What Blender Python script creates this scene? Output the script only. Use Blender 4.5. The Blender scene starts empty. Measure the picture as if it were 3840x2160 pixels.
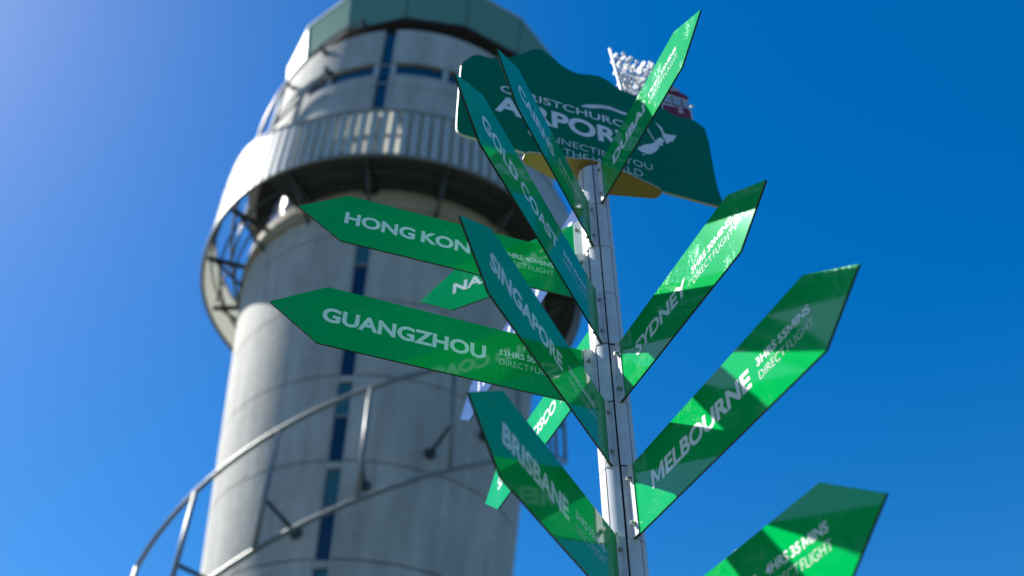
import bpy, bmesh, math, random
from mathutils import Vector, Matrix
random.seed(7)
R = math.radians
S = bpy.context.scene
COL = S.collection
U = 0.2                      # height of one direction sign, metres
EYE = 1.6                    # camera height above the ground
PX, PY = 1.44368359 * U, 10.4670652 * U      # the signpost's axis
SUN_AZ, SUN_EL = 158.75, 46.0

# ------------------------------------------------------------------ camera
cam = bpy.data.cameras.new('camera')
cam_o = bpy.data.objects.new('camera', cam); COL.objects.link(cam_o)
cam.sensor_width = 36; cam.lens = 36 * 3386.149 / 3840
cam_o.matrix_world = Matrix.Translation((0, 0, EYE)) @ Matrix.Rotation(R(90) + 0.761815, 4, 'X') @ Matrix.Rotation(0.00546, 4, 'Z')
cam.clip_start = 0.05; cam.clip_end = 20000
cam.dof.use_dof = True; cam.dof.focus_distance = 2.48; cam.dof.aperture_fstop = 1.75
S.camera = cam_o

# ------------------------------------------------------------------ sky, sun, exposure
W = bpy.data.worlds.new('World'); S.world = W; W.use_nodes = True
nt = W.node_tree; bg = nt.nodes['Background']
sky = nt.nodes.new('ShaderNodeTexSky'); sky.sky_type = 'NISHITA'; sky.sun_disc = False
sky.sun_elevation = R(SUN_EL); sky.sun_rotation = R(90 - SUN_AZ)
sky.air_density = 1.0; sky.dust_density = 0.3; sky.ozone_density = 4.5; sky.altitude = 30
hs = nt.nodes.new('ShaderNodeHueSaturation'); hs.inputs['Saturation'].default_value = 1.55; hs.inputs['Hue'].default_value = 0.507
gm = nt.nodes.new('ShaderNodeGamma'); gm.inputs[1].default_value = 0.8
nt.links.new(sky.outputs[0], gm.inputs[0]); nt.links.new(gm.outputs[0], hs.inputs['Color']); nt.links.new(hs.outputs[0], bg.inputs[0]); bg.inputs[1].default_value = 0.1
sd = bpy.data.lights.new('sun', 'SUN'); sd.energy = 5.0; sd.angle = R(0.53); sd.color = (1, 0.96, 0.88)
so = bpy.data.objects.new('sun', sd); COL.objects.link(so)
ldir = Vector((math.cos(R(SUN_EL)) * math.cos(R(SUN_AZ)), math.cos(R(SUN_EL)) * math.sin(R(SUN_AZ)), math.sin(R(SUN_EL))))
so.rotation_euler = ldir.to_track_quat('Z', 'Y').to_euler(); so.location = (0, 0, 60)
S.view_settings.view_transform = 'Standard'; S.view_settings.look = 'None'
S.view_settings.gamma = 1; S.view_settings.use_curve_mapping = False; S.view_settings.exposure = 1.12
S.render.engine = 'CYCLES'
S.cycles.use_denoising = True; S.cycles.max_bounces = 8

# ------------------------------------------------------------------ materials
def mat(name, col, rough=0.5, metal=0.0, **kw):
    m = bpy.data.materials.new(name); m.use_nodes = True
    b = m.node_tree.nodes['Principled BSDF']
    b.inputs['Base Color'].default_value = (*col, 1); b.inputs['Roughness'].default_value = rough
    b.inputs['Metallic'].default_value = metal
    for k, v in kw.items(): b.inputs[k].default_value = v
    return m
def nodes(m): return m.node_tree.nodes, m.node_tree.links, m.node_tree.nodes['Principled BSDF']
def ramp(N, a, b, ca=(0, 0, 0, 1), cb=(1, 1, 1, 1)):
    r = N.new('ShaderNodeValToRGB'); r.color_ramp.elements[0].position = a; r.color_ramp.elements[1].position = b
    r.color_ramp.elements[0].color = ca; r.color_ramp.elements[1].color = cb
    return r
def noise(N, L, vec, scale, detail=4, rough=0.55):
    n = N.new('ShaderNodeTexNoise'); n.inputs['Scale'].default_value = scale; n.inputs['Detail'].default_value = detail
    n.inputs['Roughness'].default_value = rough; L.new(vec, n.inputs['Vector']); return n
def coords(N, L, sc=(1, 1, 1)):
    t = N.new('ShaderNodeTexCoord'); mp = N.new('ShaderNodeMapping'); mp.inputs['Scale'].default_value = sc
    L.new(t.outputs['Object'], mp.inputs['Vector']); return mp.outputs[0]
def math_n(N, L, op, a, b):
    n = N.new('ShaderNodeMath'); n.operation = op
    for i, x in enumerate((a, b)):
        if isinstance(x, (int, float)): n.inputs[i].default_value = x
        else: L.new(x, n.inputs[i])
    return n.outputs[0]

def film(name, col, wear=1.0, rough=0.07, wearcol=(0.75, 0.85, 0.8, 1)):
    """glossy vinyl laminate with scratches, water spots and a little dust"""
    m = mat(name, col, rough, **{'IOR': 1.5, 'Specular Tint': (0.35, 1, 0.97, 1), 'Coat Weight': 0.08, 'Coat Roughness': 0.03, 'Coat IOR': 1.5})
    N, L, B = nodes(m)
    v = coords(N, L)
    zone = noise(N, L, v, 9, 3); zr = ramp(N, 0.47, 0.62); L.new(zone.outputs['Fac'], zr.inputs[0])
    # fine scratches: thin iso-lines of a stretched noise
    mp = N.new('ShaderNodeMapping'); mp.inputs['Scale'].default_value = (34, 1, 11); mp.inputs['Rotation'].default_value = (0, 0.35, 0)
    L.new(v, mp.inputs[0])
    sc = noise(N, L, mp.outputs[0], 2.0, 5, 0.7)
    d = math_n(N, L, 'SUBTRACT', sc.outputs['Fac'], 0.5); d = math_n(N, L, 'ABSOLUTE', d, 0)
    sr = ramp(N, 0.004, 0.011, (1, 1, 1, 1), (0, 0, 0, 1)); L.new(d, sr.inputs[0])
    # spots
    vo = N.new('ShaderNodeTexVoronoi'); vo.inputs['Scale'].default_value = 95; L.new(v, vo.inputs['Vector'])
    vr = ramp(N, 0.06, 0.17, (1, 1, 1, 1), (0, 0, 0, 1)); L.new(vo.outputs['Distance'], vr.inputs[0])
    vn = noise(N, L, v, 30, 2); vnr = ramp(N, 0.6, 0.66); L.new(vn.outputs['Fac'], vnr.inputs[0])
    spots = math_n(N, L, 'MULTIPLY', vr.outputs[0], vnr.outputs[0])
    w = math_n(N, L, 'MULTIPLY', sr.outputs[0], zr.outputs[0]); w = math_n(N, L, 'MAXIMUM', w, spots)
    w = math_n(N, L, 'MULTIPLY', w, wear); wc = math_n(N, L, 'MULTIPLY', w, 0.16)
    mix = N.new('ShaderNodeMix'); mix.data_type = 'RGBA'
    big = noise(N, L, v, 3.5, 3); br = ramp(N, 0.3, 0.7, (col[0] * .93, col[1] * .93, col[2] * .93, 1), (min(1, col[0] * 1.06), min(1, col[1] * 1.06), min(1, col[2] * 1.06), 1))
    L.new(big.outputs['Fac'], br.inputs[0])
    L.new(wc, mix.inputs['Factor']); L.new(br.outputs[0], mix.inputs['A']); mix.inputs['B'].default_value = wearcol
    L.new(mix.outputs['Result'], B.inputs['Base Color'])
    rr = math_n(N, L, 'MULTIPLY', w, 0.38); rr = math_n(N, L, 'ADD', rr, rough); L.new(rr, B.inputs['Roughness']); L.new(math_n(N, L, 'ADD', math_n(N, L, 'MULTIPLY', w, 0.4), 0.03), B.inputs['Coat Roughness'])
    bp = N.new('ShaderNodeBump'); bp.inputs['Strength'].default_value = 0.02; bp.inputs['Distance'].default_value = 0.002
    wv = noise(N, L, v, 14, 2); L.new(wv.outputs['Fac'], bp.inputs['Height'])
    L.new(bp.outputs[0], B.inputs['Normal']); L.new(bp.outputs[0], B.inputs['Coat Normal'])
    return m

GREEN = (0.0, 0.34, 0.068)
M = {}
M['green'] = film('green_film', GREEN, 0.6)
M['header'] = film('header_green_film', (0.0, 0.145, 0.028), 0.25, 0.16)
M['letters'] = film('white_vinyl', (0.80, 0.80, 0.80), 0.12, 0.1, (0.35, 0.4, 0.38, 1))
M['blue'] = film('blue_film', (0.07, 0.11, 0.24), 0.3)
M['edge'] = mat('black_core_edge', (0.012, 0.012, 0.014), 0.5)
M['dark'] = mat('dark_core', (0.008, 0.009, 0.01), 0.7)
M['steel'] = mat('stainless_bolt', (0.42, 0.40, 0.37), 0.32, 1.0)
M['yellow'] = mat('yellow_paint', (0.42, 0.30, 0.06), 0.5)
M['rim'] = mat('white_panel_rim', (0.6, 0.6, 0.6), 0.45)
M['maroon'] = mat('maroon_print', (0.20, 0.006, 0.022), 0.4)
M['cream'] = mat('off_white_print', (0.55, 0.52, 0.55), 0.4)
M['window_print'] = mat('blue_grey_window_print', (0.34, 0.38, 0.45), 0.25)
M['outline'] = mat('dark_grey_print', (0.10, 0.08, 0.10), 0.4)
M['white_leaf'] = mat('white_powder_coat', (0.85, 0.85, 0.85), 0.4)

def painted(name, col, rough=0.4, scale=20):
    m = mat(name, col, rough); N, L, B = nodes(m)
    v = coords(N, L); n = noise(N, L, v, scale, 5)
    r = ramp(N, 0.35, 0.75, tuple(c * .86 for c in col) + (1,), tuple(min(1, c * 1.04) for c in col) + (1,))
    L.new(n.outputs['Fac'], r.inputs[0])
    sp = noise(N, L, v, scale * 9, 2); sr = ramp(N, 0.735, 0.76); L.new(sp.outputs['Fac'], sr.inputs[0])
    mx = N.new('ShaderNodeMix'); mx.data_type = 'RGBA'; L.new(sr.outputs[0], mx.inputs['Factor']); L.new(r.outputs[0], mx.inputs['A'])
    mx.inputs['B'].default_value = (0.12, 0.11, 0.10, 1); L.new(mx.outputs['Result'], B.inputs['Base Color'])
    return m
M['alu'] = painted('white_painted_aluminium', (0.64, 0.65, 0.67), 0.33)
M['rail'] = painted('galvanised_steel', (0.21, 0.225, 0.225), 0.45, 3)
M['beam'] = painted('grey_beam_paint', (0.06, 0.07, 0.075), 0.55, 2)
M['clad'] = painted('pale_metal_cladding', (0.46, 0.49, 0.48), 0.6, 2)
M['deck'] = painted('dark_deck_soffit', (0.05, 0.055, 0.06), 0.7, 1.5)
M['band'] = painted('beige_band_paint', (0.42, 0.36, 0.27), 0.7, 1.5)  # beige colours in sunlight reaching the shaft below the deck

def concrete():
    m = mat('cast_concrete', (0.42, 0.41, 0.39), 0.85); N, L, B = nodes(m)
    v = coords(N, L); n1 = noise(N, L, v, 0.55, 6, 0.6)
    v2 = coords(N, L, (1, 1, 0.07)); n2 = noise(N, L, v2, 2.4, 5, 0.6)
    n3 = noise(N, L, v, 7, 5, 0.6)
    s = math_n(N, L, 'ADD', math_n(N, L, 'MULTIPLY', n1.outputs['Fac'], .8), math_n(N, L, 'MULTIPLY', n2.outputs['Fac'], 1.2)); s = math_n(N, L, 'ADD', s, math_n(N, L, 'MULTIPLY', n3.outputs['Fac'], 0.5))
    s = math_n(N, L, 'MULTIPLY', s, 0.4)
    r = ramp(N, 0.32, 0.66, (0.27, 0.268, 0.25, 1), (0.56, 0.55, 0.505, 1)); L.new(s, r.inputs[0]); L.new(r.outputs[0], B.inputs['Base Color'])
    bp = N.new('ShaderNodeBump'); bp.inputs['Strength'].default_value = 0.4; bp.inputs['Distance'].default_value = 0.03
    L.new(n3.outputs['Fac'], bp.inputs['Height']); L.new(bp.outputs[0], B.inputs['Normal'])
    return m
M['concrete'] = concrete()
M['glass_dark'] = mat('dark_blue_glass', (0.004, 0.02, 0.06), 0.05, **{'IOR': 1.5})
M['glass_teal'] = mat('teal_spandrel_glass', (0.035, 0.13, 0.15), 0.12, **{'IOR': 1.5})
M['glass_band'] = mat('blue_band_glass', (0.004, 0.055, 0.11), 0.06, **{'IOR': 1.5})
M['cab_glass'] = mat('green_tinted_cab_glass', (0.13, 0.30, 0.25), 0.5, **{'IOR': 1.4, 'Specular IOR Level': 0.04})
def translucent(name='translucent_strip', w=0.95):
    m = mat(name, (0.8, 0.8, 0.74), 0.4); N, L, B = nodes(m)
    t = N.new('ShaderNodeBsdfTranslucent'); t.inputs[0].default_value = (0.95, 0.95, 0.88, 1)
    mx = N.new('ShaderNodeMixShader'); mx.inputs[0].default_value = w
    out = N['Material Output']; L.new(B.outputs[0], mx.inputs[1]); L.new(t.outputs[0], mx.inputs[2]); L.new(mx.outputs[0], out.inputs['Surface'])
    return m
M['strip'] = translucent()
M['sheet'] = translucent('pale_fibreglass_sheet', 0.4)
def ground_mat():
    m = mat('paving_and_grass', (0.2, 0.2, 0.19), 0.9); N, L, B = nodes(m)
    v = coords(N, L); n = noise(N, L, v, 0.02, 4); r = ramp(N, 0.5, 0.53, (0.04, 0.06, 0.02, 1), (0.075, 0.073, 0.07, 1))
    L.new(n.outputs['Fac'], r.inputs[0]); n2 = noise(N, L, v, 3, 8)
    mx = N.new('ShaderNodeMix'); mx.data_type = 'RGBA'; mx.blend_type = 'MULTIPLY'; mx.inputs['Factor'].default_value = 0.5
    L.new(r.outputs[0], mx.inputs['A']); L.new(n2.outputs['Color'], mx.inputs['B']); L.new(mx.outputs['Result'], B.inputs['Base Color'])
    return m
M['ground'] = ground_mat()

# ------------------------------------------------------------------ mesh helpers
def me_obj(name, me, m, parent=None):
    o = bpy.data.objects.new(name, me); COL.objects.link(o)
    ms = m if isinstance(m, (list, tuple)) else [m]
    if not me.materials:
        for x in ms: me.materials.append(x)
    if parent: o.parent = parent
    return o
def bm_me(name, bm, smooth=False):
    me = bpy.data.meshes.new(name); bmesh.ops.recalc_face_normals(bm, faces=bm.faces[:]); bm.to_mesh(me); bm.free()
    if smooth:
        for p in me.polygons: p.use_smooth = True
    return me
def thing(name, label, cat, loc=(0, 0, 0), rz=0, group=None):
    o = bpy.data.objects.new(name, None); COL.objects.link(o); o.empty_display_size = 0.1
    o.location = loc; o.rotation_euler = (0, 0, rz); o['label'] = label; o['category'] = cat
    if group: o['group'] = group
    return o
def box(bm, x0, x1, y0, y1, z0, z1, mi=0):
    vs = [bm.verts.new(p) for p in ((x0, y0, z0), (x1, y0, z0), (x1, y1, z0), (x0, y1, z0), (x0, y0, z1), (x1, y0, z1), (x1, y1, z1), (x0, y1, z1))]
    for f in ((3, 2, 1, 0), (4, 5, 6, 7), (0, 1, 5, 4), (1, 2, 6, 5), (2, 3, 7, 6), (3, 0, 4, 7)):
        bm.faces.new([vs[i] for i in f]).material_index = mi
def prism(bm, pts, y0, y1, mface=0, mside=1, uv=None):
    """outline in x,z extruded along y"""
    a = [bm.verts.new((x, y0, z)) for x, z in pts]; b = [bm.verts.new((x, y1, z)) for x, z in pts]
    bm.faces.new(a).material_index = mface; bm.faces.new(b[::-1]).material_index = mface
    n = len(pts)
    for i in range(n):
        bm.faces.new([a[i], b[i], b[(i + 1) % n], a[(i + 1) % n]]).material_index = mside
def polar(r, a, z): return (r * math.cos(R(a)), r * math.sin(R(a)), z)
def shell(bm, r0, r1, a0, a1, z0, z1, n, r0t=None, r1t=None, mi=0):
    """curved slab between two radii; r0t, r1t the radii at the top"""
    r0t = r0 if r0t is None else r0t; r1t = r1 if r1t is None else r1t
    full = abs(a1 - a0 - 360) < 1e-6
    rows = []
    for i in range(n + (0 if full else 1)):
        a = a0 + (a1 - a0) * i / n
        rows.append([bm.verts.new(polar(r0, a, z0)), bm.verts.new(polar(r1, a, z0)), bm.verts.new(polar(r1t, a, z1)), bm.verts.new(polar(r0t, a, z1))])
    k = len(rows)
    for i in range(k if full else k - 1):
        A, B = rows[i], rows[(i + 1) % k]
        for j in range(4):
            f = bm.faces.new([A[j], A[(j + 1) % 4], B[(j + 1) % 4], B[j]]); f.material_index = mi
    if not full:
        bm.faces.new(rows[0]).material_index = mi; bm.faces.new(rows[-1][::-1]).material_index = mi
def tube(bm, pts, r, n=8):
    rings = []
    for i, p in enumerate(pts):
        p = Vector(p); d = (Vector(pts[min(i + 1, len(pts) - 1)]) - Vector(pts[max(i - 1, 0)])).normalized()
        u = d.cross(Vector((0, 0, 1)));
        if u.length < 1e-4: u = Vector((1, 0, 0))
        u.normalize(); w = d.cross(u)
        rings.append([bm.verts.new(p + r * (math.cos(2 * math.pi * k / n) * u + math.sin(2 * math.pi * k / n) * w)) for k in range(n)])
    for A, B in zip(rings, rings[1:]):
        for k in range(n): bm.faces.new([A[k], A[(k + 1) % n], B[(k + 1) % n], B[k]]).smooth = True
    bm.faces.new(rings[0][::-1]); bm.faces.new(rings[-1])
def smooth_by_angle(o, ang=35):
    for p in o.data.polygons: p.use_smooth = True
    try: o.data.set_sharp_from_angle(angle=R(ang))
    except Exception: pass
def cyl_y(bm, x, z, y0, y1, r, n=12, mi=0, r1=None):
    r1 = r if r1 is None else r1
    a = [bm.verts.new((x + r * math.cos(2 * math.pi * k / n), y0, z + r * math.sin(2 * math.pi * k / n))) for k in range(n)]
    b = [bm.verts.new((x + r1 * math.cos(2 * math.pi * k / n), y1, z + r1 * math.sin(2 * math.pi * k / n))) for k in range(n)]
    bm.faces.new(a); bm.faces.new(b[::-1])
    for k in range(n): bm.faces.new([a[k], b[k], b[(k + 1) % n], a[(k + 1) % n]]).material_index = mi

# ------------------------------------------------------------------ lettering (built-in font, M and 1 drawn)
_cache = {}
def run_mesh(txt, off):
    """flat triangles of a run of text at size 1: verts (x, y), faces, minx, maxx"""
    k = (txt, off)
    if k in _cache: return _cache[k]
    c = bpy.data.curves.new('t', 'FONT'); c.body = txt; c.offset = off; c.fill_mode = 'FRONT'; c.resolution_u = 6
    o = bpy.data.objects.new('t', c); COL.objects.link(o)
    bpy.context.view_layer.update()
    me = bpy.data.meshes.new_from_object(o.evaluated_get(bpy.context.evaluated_depsgraph_get()))
    v = [(p.co.x, p.co.y) for p in me.vertices]; f = [tuple(p.vertices) for p in me.polygons]
    bpy.data.objects.remove(o); bpy.data.curves.remove(c); bpy.data.meshes.remove(me)
    _cache[k] = (v, f, min(p[0] for p in v), max(p[0] for p in v))
    return _cache[k]
def letters(txt, off):
    """returns verts, faces with cap height 1 and x from 0 to width"""
    hv = run_mesh('H', off)[0]; y0 = min(p[1] for p in hv); H = max(p[1] for p in hv) - y0
    w = 0.085 + 2 * off; w = max(w, 0.028) / H
    V, F, x = [], [], 0
    gap = 0.13 if off > 0 else 0.17
    i = 0; runs = []
    cur = ''
    for ch in txt:
        if ch in 'M1':
            if cur: runs.append(cur)
            runs.append(ch); cur = ''
        elif ch == ' ':
            if cur: runs.append(cur)
            runs.append(' '); cur = ''
        else: cur += ch
    if cur: runs.append(cur)
    for r in runs:
        if r == ' ': x += 0.22; continue
        if r == 'M':
            Wd = 1.08; m = Wd / 2
            pts = [(0, 0), (0, 1), (1.1 * w, 1), (m, .36), (Wd - 1.1 * w, 1), (Wd, 1), (Wd, 0), (Wd - w, 0), (Wd - w, .67), (m + .02, .02 + .06), (m - .02, .02 + .06), (w, .67), (w, 0)]
            k = len(V); V += [(x + a, b) for a, b in pts]
            F += [tuple(k + j for j in q) for q in ((0, 1, 11, 12), (1, 2, 3, 11), (3, 10, 11), (3, 9, 10), (3, 8, 9), (3, 4, 5, 8), (5, 6, 7, 8))]
            x += Wd + gap; continue
        if r == '1':
            Wd = .46; m = .27; h = w / 2
            k = len(V); V += [(x + a, b) for a, b in ((0, 0), (Wd + .06, 0), (Wd + .06, w * .9), (0, w * .9), (m - h, w * .9), (m + h, w * .9), (m + h, 1), (m - h, 1), (m - h, 1 - w * 1.1), (.02, .82), (.02, .82 - w))]
            F += [(k, k + 1, k + 2, k + 3), (k + 4, k + 5, k + 6, k + 7), (k + 8, k + 7, k + 9, k + 10)]
            x += Wd + gap + .03; continue
        v, f, a, b = run_mesh(r, off)
        k = len(V); V += [((p[0] - a) / H + x, (p[1] - y0) / H) for p in v]; F += [tuple(k + j for j in q) for q in f]
        x += (b - a) / H + gap
    return V, F, x - gap
def lettering(name, txt, off, parent, x0, x1, z0, z1, y, side, tw=None):
    """text filling x0..x1 (x0 where it starts reading) and z0..z1 on the plane y; side = +1 or -1, the way it faces"""
    V, F, w = letters(txt, off)
    sx = (x1 - x0) / w
    me = bpy.data.meshes.new(name)
    me.from_pydata([(x0 + vx * sx, y, z0 + vy * (z1 - z0)) for vx, vy in V], [], F); me.update()
    return me_obj(name, me, M['letters'], parent)

# ------------------------------------------------------------------ the ground
bm = bmesh.new(); bmesh.ops.create_grid(bm, x_segments=2, y_segments=2, size=6000)
g = me_obj('ground', bm_me('ground', bm), M['ground']); g['kind'] = 'structure'

# ------------------------------------------------------------------ the control tower
TD = 21.0; TX, TY = TD * math.cos(R(100)), TD * math.sin(R(100))
tower = thing('control_tower', 'tall round grey concrete airport control tower with ring balcony and green glass cab', 'control tower', (TX, TY, 0))
E0 = EYE
def rad(z):                      # shaft radius, z above the camera
    return max(3.45, 3.66 + 0.0975 * (z - 9.6))
pitch = 2.21
core = bmesh.new()
for zz in range(-1, 19): shell(core, 2.0, rad(zz) - .16, 0, 360, zz + E0 - .6, zz + 1 + E0 - .6, 64, None, rad(zz + 1) - .16)
o = me_obj('shaft_core', bm_me('shaft_core', core), M['beam'], tower)
A0, A1 = 270.0, 623.8            # concrete runs from the right of the window strip all the way round to its left
k = 0
for i in range(-5, 5):
    zt = 13.08 + i * pitch; zb = zt - pitch + 0.035; zt2 = min(zt, 19.2)
    if zb + E0 < 0: zb = -E0
    if zt2 <= zb: continue
    bm = bmesh.new(); shell(bm, rad(zb) - .2, rad(zb), A0, A1, zb + E0, zt2 + E0, 96, rad(zt2) - .2, rad(zt2))
    o = me_obj('concrete_segment', bm_me('concrete_segment', bm), M['concrete'], tower); smooth_by_angle(o)
    # window strip of this storey
    def pane(name, m, z0, z1, d, a0=264.5, a1=269.3, par=tower):
        b = bmesh.new(); shell(b, rad(z0) - d - .05, rad(z0) - d, a0, a1, z0 + E0, z1 + E0, 2, rad(z1) - d - .05, rad(z1) - d)
        return me_obj(name, bm_me(name, b), m, par)
    z = zt
    for ja, jb in ((263.85, 264.45), (269.35, 269.95)): pane('window_jamb', M['clad'], z - pitch + .01, z, .03, ja, jb)
    pane('window_sill', M['concrete'], z - .16, z, .03)
    pane('spandrel_panel', M['glass_teal'], z - 1.0, z - .17, .09)
    pane('window_bar', M['rail'], z - 1.08, z - 1.01, .05)
    w = pane('window', M['glass_dark'], zb + .01 if False else z - pitch + .01, z - 1.09, .09)
# upper drum
DR = 5.1
def drum(name, m, a0, a1, z0, z1, r=DR, t=.25, n=None, par=tower):
    b = bmesh.new(); shell(b, r - t, r, a0, a1, z0 + E0, z1 + E0, n or max(2, int(abs(a1 - a0) / 4)))
    o = me_obj(name, bm_me(name, b), m, par); smooth_by_angle(o); return o
drum('drum_core', M['dark'], 0, 360, 22.12, 26.9, 4.84, .9, 72)
drum('balcony_glazing', M['glass_dark'], 0, 360, 19.32, 22.11, 4.35, .2, 72)
S0, S1 = 264.0, 268.2
drum('drum_wall', M['concrete'], S1, 360 + S0, 22.1, 23.3)
drum('drum_wall', M['concrete'], S1, 360 + S0, 23.33, 23.93)
drum('drum_wall', M['concrete'], S1, 360 + S0, 24.60, 26.52)
drum('drum_wall', M['concrete'], 308, 360 + 236, 23.935, 24.595)
for a0, a1 in ((236, 244.2), (245.4, 262.2), (270.0, 286.6), (288.6, 308)):
    w = drum('window', M['glass_band'], a0, a1, 23.95, 24.59, 4.98, .05)
for a0, a1 in ((244.25, 245.35), (262.25, 263.95), (268.25, 269.95), (286.65, 288.55)):
    drum('mullion', M['clad'], a0, a1, 23.94, 24.59, 5.07, .12)
for z0, z1 in ((22.12, 23.62), (23.68, 23.9), (24.0, 24.6), (24.66, 26.4)):
    drum('slot_window', M['glass_band'], S0 + .05, S1 - .05, z0, z1, 4.96, .05)
for z0 in (23.62, 24.6):
    drum('window_bar', M['clad'], S0 + .05, S1 - .05, z0 + .005, z0 + .055, 5.0, .08)
drum('shadow_gap_glazing', M['glass_dark'], 0, 360, 26.53, 27.22, 4.7, .3, 72)
# cab: sixteen leaning panes
CAB0, CAB1 = 5.15, 5.42
ZC0, ZC1 = 27.25, 29.2
CABX = (0.28 * math.cos(R(10)), 0.28 * math.sin(R(10)), 0)
bm = bmesh.new(); shell(bm, 4.6, CAB0 + .06, 267.5, 627.5, ZC0 - .07 + E0, ZC0 + E0, 16)
me_obj('cab_bottom_rim', bm_me('cab_bottom_rim', bm), mat('brown_rim_paint', (0.07, 0.06, 0.055), .5), tower).location = CABX
for i in range(16):
    a = 267.5 + 22.5 * i
    bm = bmesh.new(); shell(bm, CAB0 - .06, CAB0, a + .25, a + 22.25, ZC0 + .003 + E0, ZC1 + E0, 1, CAB1 - .06, CAB1)
    p = me_obj('cab_window', bm_me('cab_window', bm), M['cab_glass'], tower); p.location = CABX
    bm = bmesh.new(); tube(bm, [polar(CAB0 - .01, a, ZC0 + E0), polar(CAB1 - .01, a, ZC1 + E0)], .035, 6)
    me_obj('cab_mullion', bm_me('cab_mullion', bm), M['glass_teal'], tower).location = CABX
bm = bmesh.new(); shell(bm, 0.05, 5.44, 267.5, 627.5, ZC1 + .005 + E0, ZC1 + .12 + E0, 16)
me_obj('cab_roof', bm_me('cab_roof', bm), M['clad'], tower).location = CABX
# ring balcony
RR = 5.78; ZR0, ZR1 = 19.12, 21.1
N_ST = 124; step = 360 / N_ST
def tab(a, t):
    a = a % 360
    for (a0, v0), (a1, v1) in zip(t, t[1:]):
        if a0 <= a <= a1: return v0 + (v1 - v0) * (a - a0) / (a1 - a0)
    return t[-1][1]
Z_LOW = [(0, 18.8), (190, 18.8), (225, 19.12), (300, 19.12), (360, 18.8)]
Z_TOP = [(0, 20.4), (185, 20.4), (203, 20.5), (214, 21.9), (220, 21.9), (250, 21.08), (310, 21.08), (360, 20.4)]
pm = bmesh.new(); shell(pm, RR - .03, RR - .005, 0, step * .60, 0, 1, 2); pm = bm_me('metal_panel', pm)
bm = bmesh.new(); shell(bm, RR - .012, RR + .012, 0, step * .40, 0.01, .99, 1)
tm = bm_me('translucent_panel', bm)
bm = bmesh.new(); shell(bm, RR - .03, RR + .012, 0, step * .38, 0, 1, 1); fm = bm_me('metal_panel', bm); fms = fm.copy(); pms = pm.copy()
for i in range(N_ST):
    for nm, m_, mt, a in (('metal_panel', pm, 'clad', i * step), ('translucent_panel', tm, 'strip', i * step + step * .61)):
        z0, z1 = tab(a, Z_LOW), tab(a, Z_TOP)
        if nm == 'translucent_panel' and not 244 < a < 312: nm, m_, mt = 'metal_panel', fm, 'clad'
        if not 198 < a < 335:
            m_ = fms if m_ is fm else pms; mt = 'sheet'
        o = me_obj(nm, m_, M[mt], tower); o.location = (0, 0, z0 + E0); o.scale = (1, 1, z1 - z0); o.rotation_euler = (0, 0, R(a))
for nm, zf, r in (('top_rail', lambda a: tab(a, Z_TOP) + .03, .05), ('bottom_rail', lambda a: tab(a, Z_LOW) - .03, .06), ('middle_rail', lambda a: (tab(a, Z_LOW) + tab(a, Z_TOP)) / 2, .035)):
    bm = bmesh.new(); rr = RR - (.09 if nm == 'middle_rail' else 0.01)
    tube(bm, [polar(rr, a, zf(a) + E0) for a in range(0, 361, 3)], r, 8)
    me_obj(nm, bm_me(nm, bm), M['rail'], tower)
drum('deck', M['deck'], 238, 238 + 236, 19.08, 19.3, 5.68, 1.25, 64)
for i in range(16):
    a = 267.5 + 22.5 * i
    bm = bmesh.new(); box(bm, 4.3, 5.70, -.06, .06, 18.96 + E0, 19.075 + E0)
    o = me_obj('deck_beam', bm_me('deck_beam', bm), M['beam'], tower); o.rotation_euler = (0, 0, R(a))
    bm = bmesh.new(); tube(bm, [(4.1, 0, 17.9 + E0), (5.45, 0, 18.97 + E0)], .05, 6)
    o = me_obj('deck_strut', bm_me('deck_strut', bm), M['beam'], tower); o.rotation_euler = (0, 0, R(a))
    bm = bmesh.new(); tube(bm, [(5.66, 0, 19.3 + E0), (5.66, 0, 21.0 + E0)], .04, 6)
    o = me_obj('balustrade_post', bm_me('balustrade_post', bm), M['beam'], tower); o.rotation_euler = (0, 0, R(a))
for r in (4.85, 5.3):
    bm = bmesh.new(); tube(bm, [polar(r, a, 18.99 + E0) for a in range(0, 361, 5)], .035, 6)
    me_obj('deck_ring', bm_me('deck_ring', bm), M['beam'], tower)
drum('collar_band', M['band'], 0, 360, 18.35, 18.8, 4.62, .3, 72)  # added ring, painted as the sunlit patch of shaft wall under the deck
# spiral of steel tube around the shaft
def helix(z_at, a0, a1, r, tr, name, st=4):
    bm = bmesh.new(); tube(bm, [polar(r, a, z_at(a) + E0) for a in [a0 + st * i for i in range(int((a1 - a0) / st) + 1)]], tr, 8)
    return me_obj(name, bm_me(name, bm), M['rail'], tower)
RH = 5.1
up = lambda a: 11.3 + .05 * (a - 265)
lo = lambda a: 8.5 + .05 * (a - 264)
helix(up, 100, 430, RH, .055, 'spiral_tube'); helix(lo, 120, 430, RH, .055, 'spiral_tube')
for i in range(-7, 8):
    a = 276.8 + 20.6 * i
    bm = bmesh.new(); tube(bm, [polar(RH, a, up(a) + E0), polar(RH, a + .4, lo(a) + E0)], .055, 8)
    me_obj('spiral_post', bm_me('spiral_post', bm), M['rail'], tower)
    zm = lo(a) + 1.15
    if zm > 3:
        bm = bmesh.new(); tube(bm, [polar(RH - .03, a, zm + E0), polar(rad(zm) + .02, a + .8, zm + E0)], .045, 8)
        tube(bm, [polar(rad(zm) + .06, a + .8, zm + E0), polar(rad(zm) + .0, a + .8, zm + E0)], .14, 10)
        me_obj('spiral_brace', bm_me('spiral_brace', bm), M['beam'], tower)
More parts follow.
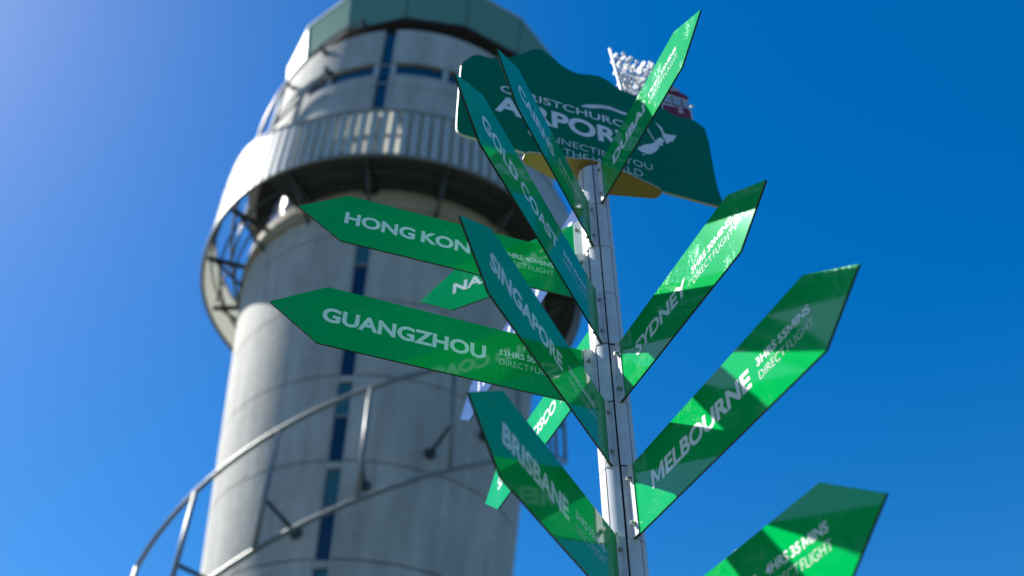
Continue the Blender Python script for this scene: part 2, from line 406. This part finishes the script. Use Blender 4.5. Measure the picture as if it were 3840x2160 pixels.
# spiral round the upper drum
R2 = 5.36
u3 = lambda a: 25.45 + .05 * (a - 225); u2 = lambda a: u3(a) - 2.75
helix(u2, 120, 224, R2, .055, 'spiral_tube'); helix(u3, 100, 256, R2, .055, 'spiral_tube')
for a in (142, 162.6, 183.2, 203.8, 224.4):
    bm = bmesh.new(); tube(bm, [polar(R2, a, u2(a) + E0), polar(R2, a + .3, u3(a) + E0)], .05, 8)
    me_obj('spiral_post', bm_me('spiral_post', bm), M['rail'], tower)
for a, z in ((224.4, u3(224.4)), (224.4, u2(224.4) + .1), (240, u3(240)), (245, 24.66), (255.5, u3(255.5)), (203.8, u3(203.8)), (183, u3(183))):
    bm = bmesh.new(); tube(bm, [polar(R2 + .02, a, z + E0), polar(5.08, a, z + E0)], .07, 8); tube(bm, [polar(5.14, a, z + E0), polar(5.09, a, z + E0)], .13, 10)
    me_obj('spiral_brace', bm_me('spiral_brace', bm), M['beam'], tower)
bm = bmesh.new(); tube(bm, [polar(R2, 224.4, u2(224.4) + .4 + E0), polar(R2 - .1, 245, 24.66 + E0)], .045, 8)
me_obj('diagonal_tube', bm_me('diagonal_tube', bm), M['rail'], tower)

# ------------------------------------------------------------------ the signpost
PR = 0.262 * U
LV = [11.758 - 1.0469 * k for k in range(0, 14)]
pole = thing('signpost_pole', 'round white aluminium post carrying the green direction signs', 'pole', (PX, PY, 0))
bm = bmesh.new(); shell(bm, .5 * PR, .90 * PR, 0, 360, 0, 12.86 * U + EYE, 32); me_obj('core_tube', bm_me('core_tube', bm), M['dark'], pole)
bm = bmesh.new(); shell(bm, .0005, .9 * PR, 0, 360, 12.86 * U + EYE + .0005, 12.87 * U + EYE, 32); me_obj('end_cap', bm_me('end_cap', bm), M['alu'], pole)
AZS = [290.5, 245.0, 200.0, 155.0, 110.8, 65.0, 20.0, 335.0]
SIGNS = [  # city, time, azimuth, base, reach, left-reading face (+1) or right-reading (-1), label
 ('HONG KONG', '11HRS 40MINS', math.degrees(3.4722), 9.62, 4.19, 'HONG KONG sign, upper of the two long green blades pointing left'),
 ('GUANGZHOU', '11HRS 50MINS', math.degrees(3.4979), 7.5637, 4.243, 'GUANGZHOU sign, lower of the two long green blades pointing left'),
 ('NADI', None, math.degrees(2.6526), 10.6966, 2.8283, 'NADI sign partly hidden behind the HONG KONG blade'),
 ('SINGAPORE', '10HRS 50MINS', math.degrees(4.2679), 6.5145, 3.9487, 'SINGAPORE sign in dark teal green, in front of the GUANGZHOU blade'),
 ('GOLD COAST', '3HRS 45MINS', math.degrees(4.2721), 8.6271, 4.3129, 'GOLD COAST sign, long green blade overlapping the left end of the airport board'),
 ('CAIRNS', '5HRS 35MINS', math.degrees(4.2754), 10.6991, 3.2696, 'CAIRNS sign, narrow green blade crossing in front of the airport board'),
 ('DUBAI', '19HRS 55MINS', math.degrees(-1.2156), 11.7578, 3.1611, 'DUBAI sign, topmost blade, its sunlit tip sticking up past the red tram'),
 ('SYDNEY', '3HRS 30MINS', math.degrees(-1.2065), 7.5457, 3.4111, 'SYDNEY sign pointing up right, with one broad sunlit scratched stretch'),
 ('MELBOURNE', '3HRS 55MINS', math.degrees(-1.1967), 5.4654, 4.1929, 'MELBOURNE sign pointing up right below SYDNEY, striped with shadows'),
 ('ADELAIDE', '4HRS 35 MINS', math.degrees(-1.184), 3.3819, 3.611, 'green blade reading 4HRS 35 MINS at the lower right corner'),
 ('BRISBANE', '3HRS 55MINS', math.degrees(4.2676), 4.4798, 3.584, 'BRISBANE sign, lowest of the green blades left of the post'),
 ('SAN FRANCISCO', '', math.degrees(1.9355), 8.5306, 4.6988, 'bright green SAN FRANCISCO sign behind the BRISBANE and SINGAPORE blades'),
 (None, None, 111.0, 11.76, 6.6, 'long blue sign with white lettering far behind the green blades'),
]
LEFT = {'HONG KONG', 'GUANGZHOU', 'NADI', 'SINGAPORE', 'GOLD COAST', 'CAIRNS', 'BRISBANE', 'SAN FRANCISCO'}
used = {}
T_B = 0.028                       # blade thickness in sign heights
TIP = 0.7054
def strip_index(az):
    return min(range(8), key=lambda i: abs((AZS[i] - az + 180) % 360 - 180))
def bolt_meshes():
    bm = bmesh.new()              # hex nut and shank
    cyl_y(bm, 0, 0, 0, .010 * U, .034 * U, 16); cyl_y(bm, 0, 0, .010 * U, .036 * U, .026 * U, 6); cyl_y(bm, 0, 0, .036 * U, .052 * U, .014 * U, 10)
    a = bm_me('nut', bm)
    bm = bmesh.new()              # round socket head
    cyl_y(bm, 0, 0, 0, .008 * U, .033 * U, 16); cyl_y(bm, 0, 0, .008 * U, .062 * U, .028 * U, 14, 0, .027 * U)
    b = bm_me('socket_bolt', bm)
    return a, b
NUT, SOCK = bolt_meshes()
HEX = bmesh.new(); cyl_y(HEX, 0, 0, 0, .018 * U, .0135 * U, 6); HEX = bm_me('socket', HEX)
def make_sign(city, time, az, zb, rs, label):
    t = thing('direction_sign', label, 'direction sign', (PX, PY, zb * U + EYE), R(az), 'direction signs bolted to the white post')
    si = strip_index(az)
    lev = min(range(len(LV)), key=lambda k: abs(LV[k] - zb)); used[(si, lev)] = 1
    h = T_B / 2 * U
    # blade: two faces of film on a black core
    out = [(.268, 0), (rs, 0), (rs + TIP, .5), (rs, 1), (.268, 1)]
    bm = bmesh.new()
    prism(bm, [(x * U, z * U) for x, z in out], -h, h, 0, 1)
    me = bm_me('blade', bm)
    b = me_obj('blade', me, [M['blue'] if city is None else M['green'], M['edge']], t)
    bv = b.modifiers.new('bevel', 'BEVEL'); bv.width = .0006; bv.segments = 2; bv.limit_method = 'ANGLE'
    e = .0005
    for side in (1, -1):
        y = side * (h + e)
        left = side > 0
        # reading direction: on the +y face text runs towards the post, on the -y face away from it
        def put(name, txt, off, s0, s1, u0, u1):
            lettering(name, txt, off, t, s0 * U, s1 * U, u0 * U, u1 * U, y, side)
        if city is None:          # far blue sign: white marks too small to read
            x = rs - .5
            bm = bmesh.new(); rnd = random.Random(3)
            while x > 1.0:
                wd = rnd.uniform(.14, .3)
                for q in range(2):
                    z0 = .36 + rnd.uniform(0, .08) + q * .2
                    vs = [bm.verts.new((X * U, y, Z * U)) for X, Z in ((x, z0), (x - wd * .5, z0 - .03), (x - wd, z0 + .1), (x - wd * .4, z0 + .2), (x - .05, z0 + .17))]
                    bm.faces.new(vs)
                x -= wd + rnd.uniform(.07, .2)
            o = me_obj('white_marks', bm_me('white_marks', bm), M['letters'], t); o['kind'] = 'stuff'
            continue
        c0, c1 = (rs, 1.93) if left else (.84, rs - 1.14)
        t0, t1 = (1.73, .83) if left else (rs - .99, rs - .04)
        if city == 'HONG KONG' and left: c1 = 1.95
        if city == 'NADI': c1 = c0 - .98 if left else c0 + .98
        put('city_lettering', city, .034, c0, c1, .385, .630)
        if time is not None:
            if time: put('time_lettering', time, .021, t0, t1, .535, .640)
            put('flight_lettering', 'DIRECT FLIGHT', -.016, t0, t1, .365, .465)
    # bracket: two curved half covers with flanges that clamp the blade
    for side in (1, -1):
        bm = bmesh.new()
        r1 = PR * 1.02; th = .011 * U
        g0 = h + .0008
        a0 = math.degrees(math.asin((g0 + th) / r1)); a1 = 20.3
        pts = []
        if side > 0: shell(bm, r1 - th, r1, a0, a1, .004 * U, 1.036 * U, 6)
        else: shell(bm, r1 - th, r1, -a1, -a0, .004 * U, 1.036 * U, 6)
        ya, yb = side * g0, side * (g0 + th)
        prism(bm, [(x * U, z * U) for x, z in ((.25, .004), (.418, .004), (.418, 1.012), (.36, 1.035), (.25, 1.035))], min(ya, yb), max(ya, yb), 0, 0)
        for aa in (13.2, 17.6):      # raised ribs pressed along the cover
            c_ = side * aa
            shell(bm, r1 - .001, r1 + .006 * U, c_ - .9, c_ + .9, .006 * U, 1.034 * U, 1)
        o = me_obj('bracket', bm_me('bracket', bm), M['alu'], t)
        bv = o.modifiers.new('bevel', 'BEVEL'); bv.width = .0005; bv.segments = 2; bv.limit_method = 'ANGLE'; bv.angle_limit = R(50)
    vis = 1 if (city in LEFT or city is None) else -1
    for u in (.17, .80):
        sock_vis = city in ('SYDNEY', 'MELBOURNE', 'ADELAIDE')
        for side in (1, -1):
            use = SOCK if (side == vis) == sock_vis else NUT
            o = me_obj('bolt', use, M['steel'], t)
            o.location = (.352 * U, side * (h + .0008 + .011 * U), u * U); o.rotation_euler = (0, 0, 0 if side > 0 else math.pi)
            if use is SOCK:
                s2 = me_obj('bolt_socket', HEX, M['dark'], o); s2.location = (0, .0455 * U, 0)
    return t
for s in SIGNS: make_sign(*s)
# plain curved covers wherever no sign is clamped
cov = bmesh.new(); shell(cov, PR * .955, PR, -20.3, 20.3, .006 * U, 1.041 * U, 8); cov = bm_me('pole_cover', cov, True)
try: cov.set_sharp_from_angle(angle=R(40))
except Exception: pass
for si, a in enumerate(AZS):
    for lev, z in enumerate(LV):
        if (si, lev) in used: continue
        if z * U + EYE < 0.0: continue
        o = me_obj('pole_cover', cov, M['alu'], pole); o.location = (0, 0, z * U + EYE); o.rotation_euler = (0, 0, R(a))

# ------------------------------------------------------------------ the airport board on top of the post
HAZ = 19.0
hd = thing('airport_board', 'large dark green airport board with mountain skyline top edge and white lettering', 'sign board', (PX, PY, 12.9 * U + EYE), R(HAZ))
Z0 = 12.9
OUT = [(-2.60, 13.08), (-2.55, 12.96), (-2.46, 12.92), (-1.39, 12.915), (1.42, 12.915), (2.58, 12.93), (2.68, 12.96), (2.71, 13.06), (2.66, 13.59), (2.74, 15.40), (2.57, 15.56), (2.43, 15.63), (2.13, 15.57), (1.93, 15.62), (1.78, 15.69), (1.59, 15.80), (1.38, 15.85), (1.12, 15.88), (0.89, 15.89), (0.73, 15.97), (0.54, 16.13), (0.37, 16.20), (0.17, 16.14), (-0.11, 16.03), (-0.34, 16.07), (-0.53, 16.19), (-0.69, 16.38), (-0.85, 16.50), (-0.99, 16.51), (-1.12, 16.42), (-1.25, 16.23), (-1.45, 16.05), (-1.6, 15.86), (-1.88, 15.68), (-2.07, 15.61), (-2.21, 15.63), (-2.33, 15.57), (-2.43, 15.45), (-2.57, 15.17), (-2.60, 15.05)]
def smooth_outline(p, corner=()):
    q = []
    n = len(p)
    for i in range(n):
        a, b = p[i], p[(i + 1) % n]; q += [(a[0] * .78 + b[0] * .22, a[1] * .78 + b[1] * .22), (a[0] * .22 + b[0] * .78, a[1] * .22 + b[1] * .78)]
    return q
hh = .026 * U
def hz(p): return [(x * U, (z - Z0) * U) for x, z in p]
bm = bmesh.new(); prism(bm, hz(smooth_outline(OUT)), -hh, hh, 0, 1)
me_obj('board', bm_me('board', bm), [M['header'], M['rim']], hd)
yf = -(hh + .0005)
def htext(name, txt, off, x0, x1, z0, z1, y=yf):
    return lettering(name, txt, off, hd, x0 * U, x1 * U, (z0 - Z0) * U, (z1 - Z0) * U, y, -1)
def flat(name, pts, y=yf, m='letters', par=hd, f=hz):
    me = bpy.data.meshes.new(name); bmx = bmesh.new(); bmx.faces.new([bmx.verts.new((a, y, b)) for a, b in f(pts)]); bmesh.ops.triangulate(bmx, faces=bmx.faces[:]); bmx.to_mesh(me); bmx.free()
    return me_obj(name, me, M[m], par)
htext('airport_lettering', 'AIRPORT', .032, -1.89, 1.02, 13.92, 14.44)
htext('airport_lettering', 'CHRISTCHURCH', .008, -1.79, 1.05, 14.58, 14.80)
htext('airport_lettering', 'CONNECTING YOU', -.012, -1.24, 1.28, 13.46, 13.64)
htext('airport_lettering', 'THE WORLD', -.012, -.55, 1.05, 13.17, 13.36)
flat('swoosh', [(-0.13, 14.88), (-.02, 14.99), (0.1, 15.05), (0.32, 15.13), (0.52, 15.145), (0.89, 15.13), (0.86, 15.03), (0.55, 15.075), (0.32, 15.03), (0.09, 14.91)])
flat('swoosh', [(0.30, 15.155), (0.52, 15.19), (0.75, 15.15), (0.52, 15.16)])
flat('island_outline', smooth_outline([(1.51, 15.15), (1.6, 15.03), (1.66, 14.98), (1.67, 14.84), (1.72, 14.80), (1.85, 14.82), (1.95, 14.87), (1.93, 14.76), (1.88, 14.70), (1.86, 14.60), (1.80, 14.60), (1.73, 14.50), (1.69, 14.46), (1.68, 14.60), (1.63, 14.66), (1.66, 14.76), (1.63, 14.87), (1.55, 15.03)]))
flat('island_outline', smooth_outline([(1.62, 14.62), (1.66, 14.50), (1.58, 14.44), (1.62, 14.38), (1.52, 14.34), (1.48, 14.20), (1.40, 14.08), (1.29, 13.97), (1.22, 13.93), (1.15, 13.95), (1.05, 13.97), (1.02, 14.03), (1.06, 14.09), (1.18, 14.22), (1.34, 14.31), (1.44, 14.42), (1.49, 14.52), (1.55, 14.61)]))
flat('island_outline', [(1.13, 13.92), (1.17, 13.885), (1.10, 13.855)])
flat('pointer_line', [(1.270, 14.84), (1.300, 14.84), (1.49, 14.32), (1.475, 14.30)])
# yellow wing-shaped cap plate under the board
cap = thing('wing_plate', 'flat yellow wing shaped plate capping the white post under the airport board', 'plate', (PX, PY, 12.885 * U + EYE), R(HAZ))
PL = [(-1.30, -.02), (-1.22, -.08), (-1.02, -.11), (-.58, -.18), (-.2, -.27), (.0, -.29), (.25, -.28), (.49, -.24), (1.32, -.09), (1.39, -.03), (1.42, .08), (1.36, .17), (1.25, .20), (.52, .37), (.2, .42), (-.1, .43), (-.4, .40), (-.65, .35), (-1.23, .21), (-1.30, .12)]
bm = bmesh.new(); a = [bm.verts.new((x * U, y * U, .001)) for x, y in PL]; b = [bm.verts.new((x * U, y * U, .001 + .02 * U)) for x, y in PL]
bm.faces.new(a); bm.faces.new(b[::-1])
for i in range(len(PL)): bm.faces.new([a[i], b[i], b[(i + 1) % len(PL)], a[(i + 1) % len(PL)]]).material_index = 1
me_obj('plate', bm_me('plate', bm), [M['yellow'], M['rim']], cap)
for x, y in ((-.9, .08), (.95, .06), (.62, .1), (-.6, .12)):
    bm = bmesh.new(); bmesh.ops.create_cone(bm, cap_ends=True, segments=10, radius1=.016 * U, radius2=.012 * U, depth=.012 * U, matrix=Matrix.Translation((x * U, y * U, .001 - .006 * U)))
    me_obj('rivet', bm_me('rivet', bm), M['steel'], cap)

# ------------------------------------------------------------------ tram and lattice cut-outs behind the board
def off_loc(off, z):
    n = (-math.sin(R(HAZ)), math.cos(R(HAZ)))
    return (PX + n[0] * off * U, PY + n[1] * off * U, z * U + EYE)
TZ = 15.2
tram = thing('tram_cutout', 'dark red and white cut-out of an old tram standing behind the airport board', 'cut-out', off_loc(.4, TZ), R(HAZ))
fz = lambda p: [(x * U, (z - TZ) * U) for x, z in p]
def plate(name, pts, y0, y1, mf, ms, par, f=fz):
    bm = bmesh.new(); prism(bm, f(pts), y0 * U, y1 * U, 0, 1); return me_obj(name, bm_me(name, bm), [M[mf], M[ms]], par)
plate('backing_plate', [(1.72, 15.2), (2.70, 15.2), (2.76, 16.63), (2.75, 17.07), (2.1, 17.07), (1.75, 17.0), (1.70, 16.5)], -.005, .02, 'cream', 'rim', tram)
plate('body_panel', [(1.74, 15.2), (2.71, 15.2), (2.74, 16.62), (2.0, 16.51), (1.72, 16.47)], -.035, -.006, 'maroon', 'maroon', tram)
plate('roof', [(1.74, 17.03), (2.24, 17.075), (2.74, 17.075), (2.79, 17.10), (2.70, 17.20), (2.58, 17.235), (2.57, 17.34), (2.40, 17.39), (2.24, 17.17), (1.76, 17.12)], -.03, .02, 'maroon', 'maroon', tram)
plate('roof_light', [(2.27, 17.13), (2.55, 17.21), (2.54, 17.30), (2.40, 17.345), (2.27, 17.16)], -.05, -.031, 'window_print', 'outline', tram)
for wx in ([(2.10, 16.66), (2.27, 16.68), (2.29, 16.95), (2.17, 16.95)], [(2.34, 16.67), (2.53, 16.68), (2.55, 17.0), (2.34, 16.98)], [(2.58, 16.67), (2.695, 16.66), (2.71, 16.98), (2.59, 16.98)], [(1.8, 16.6), (2.0, 16.62), (2.03, 16.93), (1.85, 16.92)]):
    cx, cz = sum(p[0] for p in wx) / 4, sum(p[1] for p in wx) / 4
    fr = plate('window_frame', [(cx + (x - cx) * 1.10, cz + (z - cz) * 1.07) for x, z in wx], -.022, -.006, 'outline', 'outline', tram)
    plate('pane', wx, -.028, -.0225, 'window_print', 'outline', fr)
for cz, rr in ((16.42, .058), (16.55, .035)):
    bm = bmesh.new(); cyl_y(bm, 2.47 * U, (cz - TZ) * U, -.036 * U, -.060 * U, rr * U, 18); me_obj('headlamp', bm_me('headlamp', bm), M['cream'], tram)
plate('corner_trim', [(2.70, 15.9), (2.74, 15.9), (2.765, 16.62), (2.73, 16.61)], -.045, -.036, 'cream', 'cream', tram)
plate('corner_trim', [(2.02, 15.9), (2.05, 15.9), (2.05, 16.51), (2.02, 16.505)], -.045, -.036, 'cream', 'cream', tram)
bm = bmesh.new(); tube(bm, [((2.72) * U, 0, (16.92 - TZ) * U), (2.79 * U, 0, (16.90 - TZ) * U), (2.82 * U, 0, (16.87 - TZ) * U)], .012 * U, 6); me_obj('mirror_arm', bm_me('mirror_arm', bm), M['outline'], tram)
bm = bmesh.new(); bmesh.ops.create_uvsphere(bm, u_segments=12, v_segments=8, radius=.04 * U, matrix=Matrix.Translation((2.83 * U, 0, (16.85 - TZ) * U))); me_obj('mirror', bm_me('mirror', bm, True), M['white_leaf'], tram)

lat = thing('lattice_cutout', 'white openwork lattice panel of small leaf shapes behind the airport board', 'cut-out', off_loc(.4, TZ), R(HAZ))
def lp(u, v):                    # u across 0..1, v up 0..1, widening to the top
    bx = 1.17 + (0.95 - 1.17) * v, 1.42 + (2.04 - 1.42) * v
    return bx[0] + (bx[1] - bx[0]) * u, 16.0 + 2.15 * v
def frame_bar(name, p, q, w=.03):
    bm = bmesh.new(); tube(bm, [(p[0] * U, 0, (p[1] - TZ) * U), (q[0] * U, 0, (q[1] - TZ) * U)], w * U, 8); me_obj(name, bm_me(name, bm), M['white_leaf'], lat)
frame_bar('frame_bar', lp(0, -.35), lp(0, 1.03), .035); frame_bar('frame_bar', lp(1, -.35), lp(1, .98), .02)
def leaf_mesh():
    bm = bmesh.new(); pts = []
    for k in range(12):
        t = 2 * math.pi * k / 12; pts.append((.5 * math.cos(t) * (1 - .15 * math.sin(t)), .5 * math.sin(t)))
    prism(bm, pts, -.08, .08, 0, 0); return bm_me('leaf', bm)
LEAF = leaf_mesh()
rows, rl = 10, random.Random(5)
def top_of(u): return 1.0 - .04 * math.sin(u * 9) - (.13 if .55 < u < .75 else 0)
for r_ in range(rows):
    v = .04 + r_ * .098
    n = 4 + (1 if r_ > 3 else 0) + (1 if r_ > 7 else 0)
    for k_ in range(n):
        u = (k_ + (.55 if r_ % 2 else .12)) / n + rl.uniform(-.015, .015)
        if v > top_of(u): continue
        x, z = lp(u, v)
        o = me_obj('leaf', LEAF, M['white_leaf'], lat); o.location = (x * U, rl.uniform(-.02, .02) * U, (z - TZ) * U)
        s = rl.uniform(.85, 1.15)
        o.scale = (.19 * U * s, .12 * U, .20 * U * s); o.rotation_euler = (rl.uniform(-.2, .1), rl.uniform(-.25, .2), R(-60 + rl.uniform(-8, 10)))
for k_ in range(11):              # thin crossing wires that carry the leaves
    for d in (1, -1):
        u0 = -.9 + k_ * .25; u1 = u0 + d * .9
        if d < 0: u0 += .9; u1 = u0 - .9
        p0, p1 = 0, 1
        seg = [(u0 + (u1 - u0) * t / 20, t / 20) for t in range(21)]
        seg = [(u, v) for u, v in seg if 0 <= u <= 1 and v <= top_of(u)]
        if len(seg) > 1:
            bm = bmesh.new(); tube(bm, [(lp(u, v)[0] * U, 0, (lp(u, v)[1] - TZ) * U) for u, v in (seg[0], seg[-1])], .014 * U, 6)
            me_obj('wire', bm_me('wire', bm), M['beam'], lat)
for u in (0.0, .3, .62, .92):
    x, z = lp(u, 1.0 if u != .62 else .93)
    bm = bmesh.new(); bmesh.ops.create_uvsphere(bm, u_segments=10, v_segments=7, radius=.045 * U, matrix=Matrix.Translation((x * U, 0, (z + .03 - TZ) * U))); me_obj('finial', bm_me('finial', bm, True), M['white_leaf'], lat)
